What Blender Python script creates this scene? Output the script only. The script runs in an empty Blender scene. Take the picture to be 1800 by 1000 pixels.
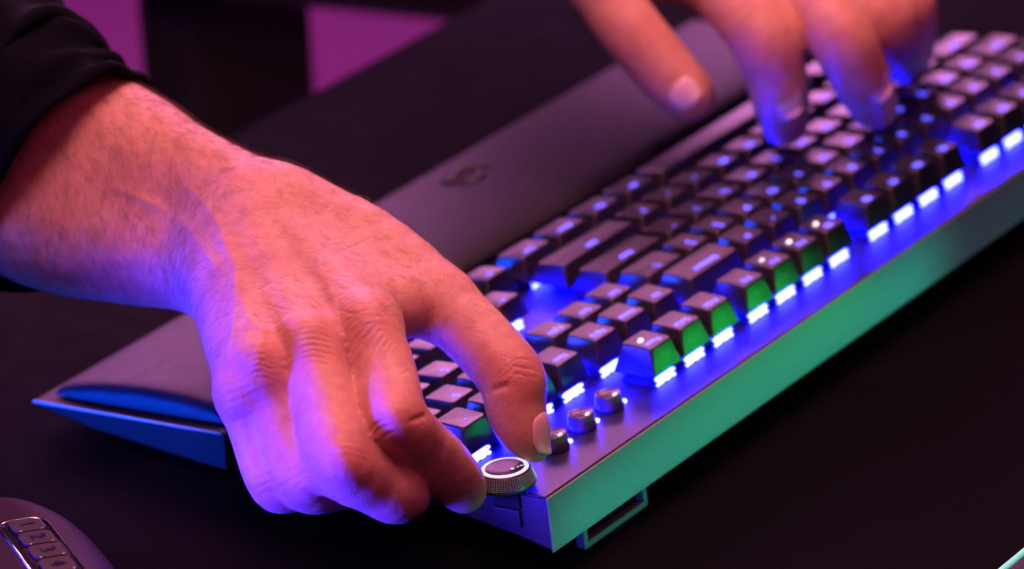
import bpy, bmesh, math, random
import numpy as np
from mathutils import Vector, Matrix
from mathutils.bvhtree import BVHTree
random.seed(7); RNG = np.random.default_rng(11)
S = bpy.context.scene
COL = S.collection
MM = 0.001

# ---------------------------------------------------------------- measured places (millimetres, desk top = 0)
RIGHT={
 'palm':[[(415.2,-224.3,113.9,29.0),(414.2,-179.8,105.7,28.0),(414.9,-147.8,101.5,22.5),(414.8,-116.9,99.9,17.5),(416.8,-102.7,97.1,15.0)],[(432.2,-237.1,90.8,24.0),(432.9,-192.9,87.4,27.5),(431.6,-156.9,83.7,22.5),(431.3,-125.9,82.3,17.5),(433.1,-111.8,80.0,15.0)],[(417.4,-104.7,98.5,14.0),(432.7,-70.7,92.2,12.5),(453.2,-34.3,88.0,11.0)],[(424.0,-108.6,96.8,14.0),(448.2,-77.4,90.4,12.5),(474.5,-43.2,86.1,11.2)],[(431.7,-110.4,92.8,14.0),(460.8,-80.2,86.2,12.0),(490.2,-51.5,83.6,10.6)],[(436.1,-109.8,86.6,13.2),(466.1,-79.3,80.4,11.2),(496.1,-53.8,76.0,9.4)],[(408.0,-113.8,78.6,17.0),(442.9,-64.3,72.9,15.0)],[(415.6,-118.7,71.5,16.0),(464.6,-72.1,73.5,13.0)]],
 'web':[[(407.4,-100.0,95.6,15.0),(406.1,-71.1,91.6,14.0),(412.0,-35.4,80.2,12.0)],[(421.2,-77.5,85.2,14.0),(430.4,-41.0,84.1,11.0)],[(410.5,-94.0,77.3,16.0),(406.9,-51.6,76.6,12.0)]],
 'index':[[(453.4,-34.2,87.4,11.2),(469.4,-15.5,80.5,10.9),(483.4,-1.3,73.4,11.2),(473.7,0.8,61.0,10.1),(464.8,2.3,50.7,9.7),(456.7,2.5,40.6,8.9),(452.3,2.0,34.4,7.8)]],
 'middle':[[(474.5,-43.2,86.1,11.2),(491.2,-23.9,77.0,11.0),(503.8,-8.5,65.8,11.5),(494.1,-3.7,55.0,10.6),(485.7,-1.3,47.5,10.2),(468.7,-10.3,38.5,9.4),(460.7,-15.0,34.6,8.5)]],
 'ring':[[(490.2,-51.5,83.6,10.8),(498.2,-37.8,68.2,10.3),(503.2,-25.2,55.0,10.5),(487.7,-29.6,44.5,9.8),(473.1,-34.1,37.7,9.0)]],
 'pinky':[[(496.1,-53.8,76.0,9.6),(501.9,-44.3,62.9,9.1),(505.2,-36.2,51.3,9.2),(491.4,-40.2,42.3,8.5),(480.0,-43.4,37.5,8.0)]],
 'thumb':[[(412.0,-35.4,80.2,12.0),(416.0,-17.1,73.5,11.5),(421.4,0.8,64.4,11.3),(425.7,6.2,54.6,10.2),(427.5,10.4,48.2,8.4),(427.5,14.0,43.5,5.2),(427.5,15.3,41.9,3.6)]],
 'bump':[[(460.1,-30.0,94.3,5.0),(462.5,-26.0,92.0,5.0)],[(490.7,3.6,78.4,4.0),(490.9,4.5,76.6,4.0)],[(511.0,-3.1,70.3,4.0),(511.1,-2.2,68.9,4.0)],[(481.5,-39.0,92.4,5.0),(483.7,-36.3,89.8,5.0)],[(497.6,-47.1,88.8,5.0),(499.1,-45.0,85.7,5.0)],[(504.5,-50.7,81.3,4.0),(505.0,-49.4,78.7,4.0)],[(509.1,-19.6,59.0,3.5),(509.1,-19.1,58.3,3.5)],[(422.0,5.2,67.4,4.0),(422.2,6.2,65.6,4.0)]],
 'tendon':[[(427.6,-93.6,104.7,3.0),(441.7,-62.0,98.8,3.0),(461.2,-29.1,96.0,3.0)],[(433.0,-98.3,103.6,3.0),(457.1,-68.6,97.0,3.0),(482.2,-38.3,95.0,3.0)],[(441.2,-100.9,99.7,3.0),(470.5,-72.6,92.9,3.0),(498.1,-46.0,91.3,3.0)],[(445.3,-100.4,91.7,2.6),(474.7,-72.9,86.0,2.6),(501.9,-49.0,83.8,2.6)]],
}
LEFT={
 'palm':[[(127.2,-102.7,93.2,13.0),(95.2,-128.6,101.6,14.0),(69.5,-159.1,109.7,16.0)],[(110.8,-78.0,94.7,13.0),(83.0,-113.0,102.9,14.0),(62.9,-156.3,110.6,17.0)],[(88.3,-66.5,90.6,12.5),(64.4,-108.2,100.3,14.0),(55.3,-155.6,110.9,16.0)],[(64.7,-59.3,84.2,11.5),(45.0,-103.7,97.5,13.0),(47.3,-155.0,112.3,16.0)],[(109.9,-124.8,94.7,14.0),(72.4,-158.8,104.3,17.0)],[(68.0,-160.2,106.5,18.0),(28.8,-225.2,116.2,24.0),(-43.8,-368.7,130.5,34.0)],[(49.1,-156.7,111.3,18.0),(17.8,-220.2,129.1,24.0),(-55.8,-366.6,149.2,34.0)]],
 'web':[[(157.9,-140.5,97.7,13.5),(118.1,-151.1,102.6,16.0),(71.5,-159.3,106.5,18.0)],[(138.1,-135.2,94.6,13.0),(122.2,-123.8,91.0,12.0),(116.0,-107.3,89.9,12.0)]],
 'index':[[(127.2,-102.7,93.2,14.7),(146.1,-78.1,90.1,13.9),(153.6,-64.5,83.2,13.4),(152.7,-61.1,70.8,12.3),(150.3,-60.5,59.7,11.7),(143.6,-62.9,45.6,9.7)]],
 'middle':[[(110.8,-78.0,94.7,14.7),(130.2,-54.2,92.0,13.6),(137.7,-39.7,83.9,13.2),(135.1,-35.2,72.8,12.1),(129.6,-34.5,62.3,11.4),(119.9,-35.3,49.0,9.5)]],
 'ring':[[(88.3,-66.5,90.6,13.9),(104.3,-46.2,88.8,13.2),(110.1,-35.0,83.1,12.5),(98.1,-38.0,69.7,11.2),(70.7,-51.2,48.4,9.5)]],
 'pinky':[[(64.7,-59.3,84.2,11.2),(74.4,-47.7,80.8,10.4),(78.2,-41.8,76.0,9.6),(69.7,-45.8,62.3,8.8),(60.4,-51.9,48.1,7.6)]],
 'thumb':[[(157.9,-143.6,102.0,13.5),(163.1,-128.3,87.1,12.8),(165.4,-117.6,78.7,12.4),(165.2,-104.6,66.8,12.0),(164.8,-94.3,58.7,11.0)]],
 'bump':[],
 'tendon':[],
}
SLEEVE=[(399.2,-340.8,106.2),(418.3,-278.1,111.2),(424.5,-239.4,105.2),(423.9,-212.5,102.4),(425.6,-205.6,102.4),(425.7,-194.9,100.4)]
SLEEVE_L=[(49.1,-185.5,108.0),(25.1,-221.7,118.2),(4.4,-256.3,127.7),(-16.3,-298.0,134.3),(-40.6,-343.3,140.1),(-75.9,-411.2,146.5)]
THUMB_NAIL=[(427.5,11.3,47.1)]
KNUCKLES=[(489.2,2.9,77.0),(510.8,-2.8,70.3),(509.1,-19.6,59.0),(510.7,-31.4,54.6),(426.4,5.6,68.7)]
MCPK=[(463.3,-27.6,95.1),(483.1,-37.1,91.9),(498.7,-45.9,87.8),(504.3,-49.8,80.4)]
FOREARM=[(426.8,-186.3,96.8),(425.9,-116.4,91.5),(475.4,-41.7,87.2)]
NAILS_L=[(171.8,-91.2,61.7),(149.7,-59.4,51.9),(126.4,-32.6,55.8),(73.7,-49.4,52.8)]
THUMB_NAIL_N=(-0.2169,0.9386,0.2685)
THUMB_NAIL_A=(0.1318,0.4135,-0.9009)
VIEW_RIGHT=(-0.5771,0.8155,-0.0440)
VIEW_UP=(-0.3592,-0.2051,0.9104)
VIEW_TO=(0.7334,0.5412,0.4113)
CAM_LOC=(1492.3,793.9,699.8)
CAM_ROT=[[-0.577102, 0.815488, -0.043958], [0.359227, 0.205141, -0.910425], [-0.733423, -0.541199, -0.411332]]
CAM_F=152.1668


# ---------------------------------------------------------------- camera
cam = bpy.data.cameras.new('camera'); camo = bpy.data.objects.new('camera', cam); COL.objects.link(camo)
R = Matrix(CAM_ROT)                       # rows: image right, image down, forward
rot = Matrix((R[0], -R[1], -R[2])).transposed()
camo.matrix_world = Matrix.Translation(Vector(CAM_LOC) * MM) @ rot.to_4x4()
cam.sensor_width = 36; cam.sensor_fit = 'HORIZONTAL'; cam.lens = CAM_F
cam.clip_start = 0.05; cam.clip_end = 50
cam.dof.use_dof = True; cam.dof.focus_distance = 1.462; cam.dof.aperture_fstop = 8.2
S.camera = camo

# ---------------------------------------------------------------- world, lamps, exposure
w = bpy.data.worlds.new('World'); S.world = w; w.use_nodes = True
w.node_tree.nodes['Background'].inputs[0].default_value = (0.45, 0.25, 0.9, 1)
w.node_tree.nodes['Background'].inputs[1].default_value = 0.0015
S.view_settings.view_transform = 'Standard'; S.view_settings.look = 'None'
S.view_settings.exposure = 0; S.view_settings.gamma = 1
S.cycles.use_denoising = True
S.cycles.sample_clamp_indirect = 4

def lamp(name, loc, at, power, color, sx, sy=None, spread=180):
    l = bpy.data.lights.new(name, 'AREA'); l.energy = power; l.color = color
    l.shape = 'RECTANGLE'; l.size = sx; l.size_y = sy or sx; l.spread = math.radians(spread)
    o = bpy.data.objects.new(name, l); COL.objects.link(o); o.location = loc
    o.rotation_euler = (Vector(at) - Vector(loc)).to_track_quat('-Z', 'Y').to_euler()
    return o
lamp('warm_lamp', (0.35, -0.12, 0.95), (0.43, -0.06, 0.09), 3.8, (1, .33, .42), .24)
lamp('warm_lamp_beside', (0.66, 0.02, 0.84), (0.43, -0.06, 0.09), 4.4, (1, .33, .40), .24)
lamp('warm_fill_over_typing_hand', (0.0, -0.12, 0.60), (0.10, -0.05, 0.05), 2.5, (1, .38, .36), .2)  # unseen fill, added to brighten the left hand
lamp('pink_softbox', (-0.47, -1.03, 0.49), (0.30, -0.03, 0.04), 18.5, (1, .29, .84), 1.2, .55)
lamp('blue_lamp', (0.70, -0.36, 0.03), (0.46, -0.03, 0.06), .70, (.004, .08, 1), .2, .1)
lamp('blue_fill_at_wrist_rest', (0.64, -0.32, 0.018), (0.437, -0.16, 0.012), .20, (.0, .06, 1), .12, .03, 26)  # added narrow beam, only to brighten the end of the wrist rest
lamp('indigo_lamp', (0.72, -0.155, 0.032), (0.468, -0.028, 0.06), .60, (.04, .02, 1), .18, .08, 25)
lamp('rose_fill', (1.05, 0.38, 0.62), (0.32, -0.06, 0.07), 1.35, (1, .14, .42), .4)  # added fill for the finger fronts, no visible source
lamp('rose_fill_front', (0.10, 0.60, 0.80), (0.30, -0.04, 0.06), 1.6, (1, .12, .30), .3)  # second added fill, lifts index, thumb and left hand from the front
lamp('green_lamp', (0.31, 0.145, 0.014), (0.31, 0.02, 0.016), .040, (.01, 1, .66), .26, .012, 30)
lamp('green_fill_at_keys', (0.157, 0.167, 0.0125), (0.33, 0.0, 0.041), .0042, (.02, 1, .12), .10, .012, 20)  # added narrow beam for a green sheen on the key rears
lamp('teal_fill', (0.06, 0.15, 0.014), (0.06, 0.02, 0.016), .010, (.06, .8, 1), .30, .012, 34)  # added weak strip, keeps the far rear panel from going dark
lamp('magenta_floor_lamp', (-1.2, -1.4, 0.5), (-1.36, -1.58, -0.72), 7, (1, .05, .8), .3)

# ---------------------------------------------------------------- materials
def newmat(name):
    m = bpy.data.materials.new(name); m.use_nodes = True
    return m, m.node_tree.nodes, m.node_tree.links, m.node_tree.nodes['Principled BSDF']
def pbr(name, col, rough=.5, metal=0, spec=.5, noise=0, nscale=400, bump=0, bscale=1500, coat=0):
    m, N, L, p = newmat(name)
    p.inputs['Base Color'].default_value = (*col, 1); p.inputs['Roughness'].default_value = rough
    p.inputs['Metallic'].default_value = metal; p.inputs['Specular IOR Level'].default_value = spec
    p.inputs['Coat Weight'].default_value = coat
    tc = N.new('ShaderNodeTexCoord')
    if noise:
        n = N.new('ShaderNodeTexNoise'); n.inputs['Scale'].default_value = nscale; n.inputs['Detail'].default_value = 4
        L.new(tc.outputs['Object'], n.inputs['Vector'])
        mx = N.new('ShaderNodeMix'); mx.data_type = 'RGBA'
        mx.inputs['A'].default_value = (*[c * (1 - noise) for c in col], 1); mx.inputs['B'].default_value = (*[min(1, c * (1 + noise)) for c in col], 1)
        L.new(n.outputs['Fac'], mx.inputs['Factor']); L.new(mx.outputs['Result'], p.inputs['Base Color'])
        mr = N.new('ShaderNodeMapRange'); mr.inputs['To Min'].default_value = rough * .85; mr.inputs['To Max'].default_value = min(1, rough * 1.15)
        L.new(n.outputs['Fac'], mr.inputs['Value']); L.new(mr.outputs['Result'], p.inputs['Roughness'])
    if bump:
        n = N.new('ShaderNodeTexNoise'); n.inputs['Scale'].default_value = bscale; n.inputs['Detail'].default_value = 3
        L.new(tc.outputs['Object'], n.inputs['Vector'])
        b = N.new('ShaderNodeBump'); b.inputs['Strength'].default_value = bump; b.inputs['Distance'].default_value = .0004
        L.new(n.outputs['Fac'], b.inputs['Height']); L.new(b.outputs['Normal'], p.inputs['Normal'])
    return m
def glow(name, col, strength):
    m, N, L, p = newmat(name)
    p.inputs['Base Color'].default_value = (.3, .3, .35, 1)
    p.inputs['Emission Color'].default_value = (*col, 1); p.inputs['Emission Strength'].default_value = strength
    return m
M_desk = pbr('desk_laminate', (.003, .0028, .0048), .75, noise=.4, nscale=60, bump=.35, bscale=900, spec=.02)
M_key = pbr('keycap_plastic', (.006, .0058, .007), .32, spec=.9, noise=.25, nscale=300, bump=.25, bscale=2600)
M_plate = pbr('anodised_plate', (.014, .0137, .016), .40, spec=.34, noise=.15, nscale=900, bump=.12, bscale=2500)
M_rear = pbr('anodised_rear_panel', (.17, .17, .18), .48, metal=.3, noise=.55, nscale=1500, bump=.7, bscale=1700)
M_case = pbr('case_plastic', (.035, .035, .04), .45, noise=.2, bump=.25, bscale=1500)
M_switch = pbr('switch_housing', (.03, .03, .04), .35)
M_bar = glow('light_bar_glow', (.0016, .0019, 1.0), 950)
M_legend = glow('legend_glow', (.06, .07, 1.0), 4)
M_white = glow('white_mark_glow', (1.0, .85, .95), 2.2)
M_ring = glow('dial_ring_glow', (.95, .88, 1.0), .8)
M_dial = pbr('dial_metal', (.05, .048, .054), .4, metal=.3)
M_knurl = pbr('dial_knurl_metal', (.34, .32, .37), .35, metal=.5)
M_dialcap = pbr('dial_cap_plastic', (.03, .028, .032), .4, bump=.2)
M_button = pbr('media_button_metal', (.10, .09, .10), .3, metal=.6, bump=.1)
M_print = pbr('button_print', (.02, .02, .02), .5)
M_leather = pbr('wrist_rest_leatherette', (.010, .010, .017), .5, spec=.15, noise=.2, nscale=200, bump=.35, bscale=1400)
M_restbase = pbr('wrist_rest_base_plastic', (.008, .008, .009), .5, spec=.12, bump=.2)
M_emblem = pbr('wrist_rest_emblem', (.018, .019, .022), .44, spec=.25)
M_rubber = pbr('black_rubber', (.012, .012, .012), .8)
M_foot = pbr('kick_foot_plastic', (.07, .07, .08), .45)
M_mouse = pbr('mouse_soft_touch_plastic', (.034, .014, .042), .45, bump=.2, bscale=2500)
M_mousepanel = pbr('mouse_glossy_panel', (.012, .012, .016), .15)
M_mousekey = pbr('mouse_side_button', (.10, .09, .11), .22, metal=.3)
M_mousetrim = pbr('mouse_chrome_trim', (.55, .55, .6), .2, metal=1)
M_cloth = pbr('navy_knit_cloth', (.003, .0035, .007), .9, noise=.4, nscale=500, bump=.8, bscale=1100, spec=.04)
M_floor = pbr('studio_floor', (.42, .40, .42), .8, noise=.1, nscale=6)
M_chair = pbr('chair_black_plastic', (.008, .008, .009), .7)
M_strip = glow('wrist_rest_strip_glow', (.0, .10, .8), .45)
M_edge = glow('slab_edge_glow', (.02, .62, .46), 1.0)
M_slab = pbr('slab_glass', (.012, .012, .014), .25)

def skin(name, blur=False):
    m, N, L, p = newmat(name)
    tc = N.new('ShaderNodeTexCoord')
    def noise(sc, det=4, vec=None):
        n = N.new('ShaderNodeTexNoise'); n.inputs['Scale'].default_value = sc; n.inputs['Detail'].default_value = det
        L.new(vec or tc.outputs['Object'], n.inputs['Vector']); return n
    n1 = noise(38); n2 = noise(260, 6)
    cr = N.new('ShaderNodeValToRGB'); cr.color_ramp.elements[0].position = .3; cr.color_ramp.elements[1].position = .72
    cr.color_ramp.elements[0].color = (.50, .245, .185, 1); cr.color_ramp.elements[1].color = (.64, .375, .29, 1)
    L.new(n1.outputs['Fac'], cr.inputs['Fac'])
    mx = N.new('ShaderNodeMix'); mx.data_type = 'RGBA'; mx.blend_type = 'MULTIPLY'; mx.inputs['Factor'].default_value = .3
    cr2 = N.new('ShaderNodeValToRGB'); cr2.color_ramp.elements[0].position = .35; cr2.color_ramp.elements[1].position = .6
    cr2.color_ramp.elements[0].color = (.62, .45, .42, 1); cr2.color_ramp.elements[1].color = (1, 1, 1, 1)
    L.new(n2.outputs['Fac'], cr2.inputs['Fac'])
    L.new(cr.outputs['Color'], mx.inputs['A']); L.new(cr2.outputs['Color'], mx.inputs['B'])
    at = N.new('ShaderNodeAttribute'); at.attribute_name = 'flush'          # redder pigment over the joints
    mx2 = N.new('ShaderNodeMix'); mx2.data_type = 'RGBA'
    L.new(at.outputs['Fac'], mx2.inputs['Factor']); L.new(mx.outputs['Result'], mx2.inputs['A']); mx2.inputs['B'].default_value = (.58, .22, .17, 1)
    L.new(mx2.outputs['Result'], p.inputs['Base Color'])
    p.inputs['Roughness'].default_value = .46; p.inputs['Specular IOR Level'].default_value = .42
    p.inputs['Subsurface Weight'].default_value = .8; p.inputs['Subsurface Radius'].default_value = (1, .32, .14)
    p.inputs['Subsurface Scale'].default_value = .0028
    v = N.new('ShaderNodeTexVoronoi'); v.inputs['Scale'].default_value = 1000; v.feature = 'DISTANCE_TO_EDGE'
    L.new(tc.outputs['Object'], v.inputs['Vector'])
    n3 = noise(700, 5)
    ad = N.new('ShaderNodeMath'); ad.operation = 'MULTIPLY_ADD'; ad.inputs[1].default_value = 1.2
    L.new(v.outputs['Distance'], ad.inputs[0]); L.new(n3.outputs['Fac'], ad.inputs[2])
    b = N.new('ShaderNodeBump'); b.inputs['Strength'].default_value = .34; b.inputs['Distance'].default_value = .0006
    L.new(ad.outputs[0], b.inputs['Height']); L.new(b.outputs['Normal'], p.inputs['Normal'])
    return m
M_skin = skin('skin')
M_nail = pbr('fingernail', (.66, .44, .42), .36, spec=.45, noise=.08, nscale=300)
M_hair = pbr('arm_hair', (.10, .045, .025), .5)

# ---------------------------------------------------------------- building helpers (millimetres in, metres out)
def tag(o, label=None, cat=None, group=None, kind=None):
    if label: o['label'] = label
    if cat: o['category'] = cat
    if group: o['group'] = group
    if kind: o['kind'] = kind
    return o
def empty(name, loc=(0, 0, 0), rot=None):
    o = bpy.data.objects.new(name, None); COL.objects.link(o); o.location = Vector(loc) * MM
    if rot: o.rotation_euler = rot
    o.empty_display_size = .02
    return o
def mesh(name, verts, faces, mat, smooth=False):
    me = bpy.data.meshes.new(name); me.from_pydata([tuple(c * MM for c in v) for v in verts], [], faces); me.update()
    if mat: me.materials.append(mat)
    if smooth: me.polygons.foreach_set('use_smooth', [True] * len(me.polygons))
    return me
def put(name, me, parent=None, loc=(0, 0, 0), rot=None):
    o = bpy.data.objects.new(name, me); COL.objects.link(o); o.location = Vector(loc) * MM
    if rot: o.rotation_euler = rot
    if parent: o.parent = parent
    return o
def soften(o, width, seg=2, angle=35):
    b = o.modifiers.new('bevel', 'BEVEL'); b.width = width * MM; b.segments = seg; b.limit_method = 'ANGLE'; b.angle_limit = math.radians(angle)
    o.data.polygons.foreach_set('use_smooth', [True] * len(o.data.polygons))
    wn = o.modifiers.new('wn', 'WEIGHTED_NORMAL'); wn.keep_sharp = True
    return o
class MB:
    def __init__(s): s.v = []; s.f = []
    def add(s, v, f):
        n = len(s.v); s.v += [tuple(x) for x in v]; s.f += [tuple(i + n for i in q) for q in f]; return s
    def box(s, c, d):
        x, y, z = c; a, b, e = d[0] / 2, d[1] / 2, d[2] / 2
        v = [(x + i * a, y + j * b, z + k * e) for i in (-1, 1) for j in (-1, 1) for k in (-1, 1)]
        return s.add(v, [(0, 1, 3, 2), (4, 6, 7, 5), (0, 4, 5, 1), (2, 3, 7, 6), (0, 2, 6, 4), (1, 5, 7, 3)])
    def loft(s, rings, cap=True):
        n = len(rings[0]); base = len(s.v)
        for r in rings: s.v += [tuple(p) for p in r]
        for k in range(len(rings) - 1):
            for i in range(n):
                j = (i + 1) % n
                s.f.append((base + k * n + i, base + k * n + j, base + (k + 1) * n + j, base + (k + 1) * n + i))
        if cap:
            s.f.append(tuple(base + i for i in range(n))[::-1]); s.f.append(tuple(base + (len(rings) - 1) * n + i for i in range(n)))
        return s
    def lathe(s, prof, c=(0, 0, 0), n=48):
        rings = [[(c[0] + r * math.cos(2 * math.pi * i / n), c[1] + r * math.sin(2 * math.pi * i / n), c[2] + z) for i in range(n)] for r, z in prof]
        return s.loft(rings)
    def tube(s, pts, r, n=8):
        rings = []
        for i, p in enumerate(pts):
            a = Vector(pts[max(i - 1, 0)]); b = Vector(pts[min(i + 1, len(pts) - 1)]); t = (b - a).normalized()
            u = t.cross(Vector((0, 0, 1)) if abs(t.z) < .9 else Vector((1, 0, 0))).normalized(); v2 = t.cross(u)
            rr = r[i] if isinstance(r, (list, tuple)) else r
            rings.append([Vector(p) + (u * math.cos(2 * math.pi * k / n) + v2 * math.sin(2 * math.pi * k / n)) * rr for k in range(n)])
        return s.loft(rings)
    def mesh(s, name, mat, smooth=False): return mesh(name, s.v, s.f, mat, smooth)
def rrect(w, d, r, z, cx=0, cy=0, n=4):
    out = []
    for sx, sy, a0 in ((1, 1, 0), (-1, 1, 90), (-1, -1, 180), (1, -1, 270)):
        for k in range(n + 1):
            a = math.radians(a0 + 90 * k / n)
            out.append((cx + sx * (w / 2 - r) + r * math.cos(a), cy + sy * (d / 2 - r) + r * math.sin(a), z))
    return out

# ---------------------------------------------------------------- setting: desk, floor
b = MB(); b.box((700, 440, -14), (2600, 1526, 28))
desk = soften(put('desk', b.mesh('desk', M_desk)), 4, 3); tag(desk, 'dark charcoal desk top under the keyboard', kind='structure')
b = MB(); b.add([(-5000, -6000, -720), (4000, -6000, -720), (4000, 3000, -720), (-5000, 3000, -720)], [(0, 1, 2, 3)])
tag(put('floor', b.mesh('floor', M_floor)), 'magenta lit floor beyond the desk edge', kind='structure')

# ---------------------------------------------------------------- chair beyond the desk (far out of focus)
ch = empty('chair', (0, -480, -720))
tag(ch, 'dark out of focus chair post beyond the front edge of the desk', 'chair')
A_ = soften(put('armrest_post', MB().box((-11, 0, 360), (96, 40, 700)).mesh('armrest_post', M_chair), ch), 12, 3)
soften(put('armrest_pad', MB().loft([[(x, y, z) for y, z in ((-50, zb_), (40, zb_), (40, zb_ + 90), (-50, zb_ + 90))] for x, zb_ in ((60, 722), (-66, 672), (-250, 597))]).mesh('armrest_pad', M_chair), ch), 10, 3)
soften(put('seat', MB().box((60, -330, 260), (480, 460, 70)).mesh('seat', M_chair), ch), 20, 3)
put('gas_column', MB().lathe([(28, 60), (28, 225)], (60, -330, 0), 24).mesh('gas_column', M_chair, True), ch)
for k in range(5):
    a = math.radians(72 * k + 20)
    put('leg', MB().tube([(60, -330, 55), (60 + 280 * math.cos(a), -330 + 280 * math.sin(a), 20)], [22, 16]).mesh('leg', M_chair, True), ch)

# ---------------------------------------------------------------- keyboard
U = 19.05; TH = math.atan(.0955); BASE = Vector((219, -44, -40))
kroot = empty('keyboard', Matrix.Rotation(TH, 3, 'X') @ BASE + Vector((0, 0, 44.28 * math.cos(TH))), (TH, 0, 0))
tag(kroot, 'black full size mechanical keyboard with blue lit keys and green lit rear edge', 'keyboard')
B3 = -BASE
def kput(name, me, loc=(0, 0, 0), rot=None, parent=None):
    return put(name, me, parent or kroot, Vector(loc) + (B3 if parent is None else Vector((0, 0, 0))), rot)
XL, XR, YR, YF, ZP = -9.5, 437.2, 23.8, -114, -15
# outer case: a profile run along x
def prof_case(x):
    return [(x, YR - .2, ZP - 1.2), (x, YR - .4, -35.8), (x, 10, -32.4), (x, -8, -29.4), (x, -27, -24.2), (x, -60, -22), (x, YF, -21.5), (x, YF, ZP - 1.2)]
b = MB(); b.loft([prof_case(XL + .6), prof_case(XR - .6)])
soften(kput('case', b.mesh('case', M_case)), .8, 2)
# tray under it, standing on the desk
b = MB(); b.loft([[(x, 6, -31), (x, 0, -40), (x, -104, -32), (x, -108, -23)] for x in (XL + 22, XR - 22)])
kput('base_tray', b.mesh('base_tray', M_rubber))
b = MB(); b.box(((XL + XR) / 2, (YR + YF) / 2, ZP - .6), (XR - XL, YR - YF, 1.2))
soften(kput('top_plate', b.mesh('top_plate', M_plate)), .5, 2)
b = MB(); b.loft([[(x, YR + 1.0, ZP - .5), (x, YR - .1, ZP - .5), (x, YR - .3, -35.9), (x, YR + .6, -35.9)] for x in (XL, XR + .3)])
soften(kput('rear_panel', b.mesh('rear_panel', M_rear)), .5, 2)
# kick-out foot: an open frame below the rear edge
def bar(b, p, q, t): 
    return b.tube([p, q], t, 4)
b = MB(); x0, x1, zt, zb, yk = 376, 415, -37, -45.2, 19
b.box(((x0 + x1) / 2, yk, zb + 1.1), (x1 - x0, 4, 2.4)); b.box((x0 + 1.2, yk, (zt + zb) / 2 + 1.2), (2.4, 4, zt - zb - .2)); b.box((x1 - 1.2, yk, (zt + zb) / 2 + 1.2), (2.4, 4, zt - zb - .2))
soften(kput('kick_foot', b.mesh('kick_foot', M_foot)), .5, 2)
b = MB(); b.box(((x0 + x1) / 2, yk, zb + 1.1), (x1 - x0, 4, 2.4)); b.box((x0 + 1.2, yk, (zt + zb) / 2 + 1.2), (2.4, 4, zt - zb - .2)); b.box((x1 - 1.2, yk, (zt + zb) / 2 + 1.2), (2.4, 4, zt - zb - .2))
soften(kput('kick_foot', b.mesh('kick_foot', M_foot), (-364, 0, 0)), .5, 2)

# -- keys
rows = [
 [('Esc', 0, 1), ('F1', 2, 1), ('F2', 3, 1), ('F3', 4, 1), ('F4', 5, 1), ('F5', 6.5, 1), ('F6', 7.5, 1), ('F7', 8.5, 1), ('F8', 9.5, 1), ('F9', 11, 1), ('F10', 12, 1), ('F11', 13, 1), ('F12', 14, 1), ('PrtSc', 15.25, 1), ('ScrLk', 16.25, 1), ('Pause', 17.25, 1)],
 [(c, i, 1) for i, c in enumerate('` 1 2 3 4 5 6 7 8 9 0 - ='.split())] + [('Backspace', 13, 2), ('Ins', 15.25, 1), ('Home', 16.25, 1), ('PgUp', 17.25, 1), ('Num', 18.5, 1), ('/', 19.5, 1), ('*', 20.5, 1), ('-', 21.5, 1)],
 [('Tab', 0, 1.5)] + [(c, 1.5 + i, 1) for i, c in enumerate('Q W E R T Y U I O P [ ]'.split())] + [('\\', 13.5, 1.5), ('Del', 15.25, 1), ('End', 16.25, 1), ('PgDn', 17.25, 1), ('7', 18.5, 1), ('8', 19.5, 1), ('9', 20.5, 1), ('+', 21.5, 1, 2)],
 [('Caps', 0, 1.75)] + [(c, 1.75 + i, 1) for i, c in enumerate("A S D F G H J K L ; '".split())] + [('Enter', 12.75, 2.25), ('4', 18.5, 1), ('5', 19.5, 1), ('6', 20.5, 1)],
 [('Shift', 0, 2.25)] + [(c, 2.25 + i, 1) for i, c in enumerate('Z X C V B N M , . /'.split())] + [('Shift', 12.25, 2.75), ('^', 16.25, 1), ('1', 18.5, 1), ('2', 19.5, 1), ('3', 20.5, 1), ('Enter', 21.5, 1, 2)],
 [('Ctrl', 0, 1.25), ('Win', 1.25, 1.25), ('Alt', 2.5, 1.25), ('', 3.75, 6.25), ('Alt', 10, 1.25), ('Fn', 11.25, 1.25), ('Menu', 12.5, 1.25), ('Ctrl', 13.75, 1.25), ('<', 15.25, 1), ('v', 16.25, 1), ('>', 17.25, 1), ('0', 18.5, 2), ('.', 20.5, 1)],
]
ztop = [0, 0, -1.6, -2.6, -2.2, -1.6]
tilt = [4, 4, 1, -2, -4, -5]             # slope of the top of each sculpted row, degrees
cap_cache = {}
def keycap(wu, du, row):
    k = (wu, du, row)
    if k in cap_cache: return cap_cache[k]
    W, D = U * wu - 1.0, U * du - 1.0
    zt, z0 = ztop[row], -10.2; tn = math.tan(math.radians(tilt[row]))
    b = MB(); rings = []
    for t, r in ((0, .5), (.04, .6), (.5, 1.0), (.93, 1.3), (.975, 1.35), (1, 1.3)):
        e = t
        bv_ = .0 if t < .975 else (.12 if t < 1 else .5)
        w, d = W - 4.9 * e - bv_, D - 5.6 * e - bv_
        z = z0 + (zt - z0) * t
        rings.append([(x, y, zz - tn * (y - .7) * t) for x, y, zz in rrect(w, d, r, z, 0, .7 * e, 4)])
    top = rings[-1]
    for sc, dz in ((.95, -.04), (.55, -.4)):           # shallow dish
        rings.append([(x * sc if wu < 1.5 else x * (sc if sc > .9 else .8), .7 + (y - .7) * sc, z + dz - 0) for x, y, z in [(x, y, zt - tn * (.7 + (y - .7) * sc - .7)) for x, y, z in top]])
    b.loft(rings)
    cap_cache[k] = b.mesh('keycap', M_key, True)
    me = cap_cache[k]
    return me
b = MB(); b.loft([rrect(14, 14, .5, -14.95), rrect(14, 14, .5, -13.0), rrect(11, 11, .5, -11.2), rrect(6.5, 6.5, .5, -10.9), rrect(6.5, 6.5, .5, -9.5)])
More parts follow.
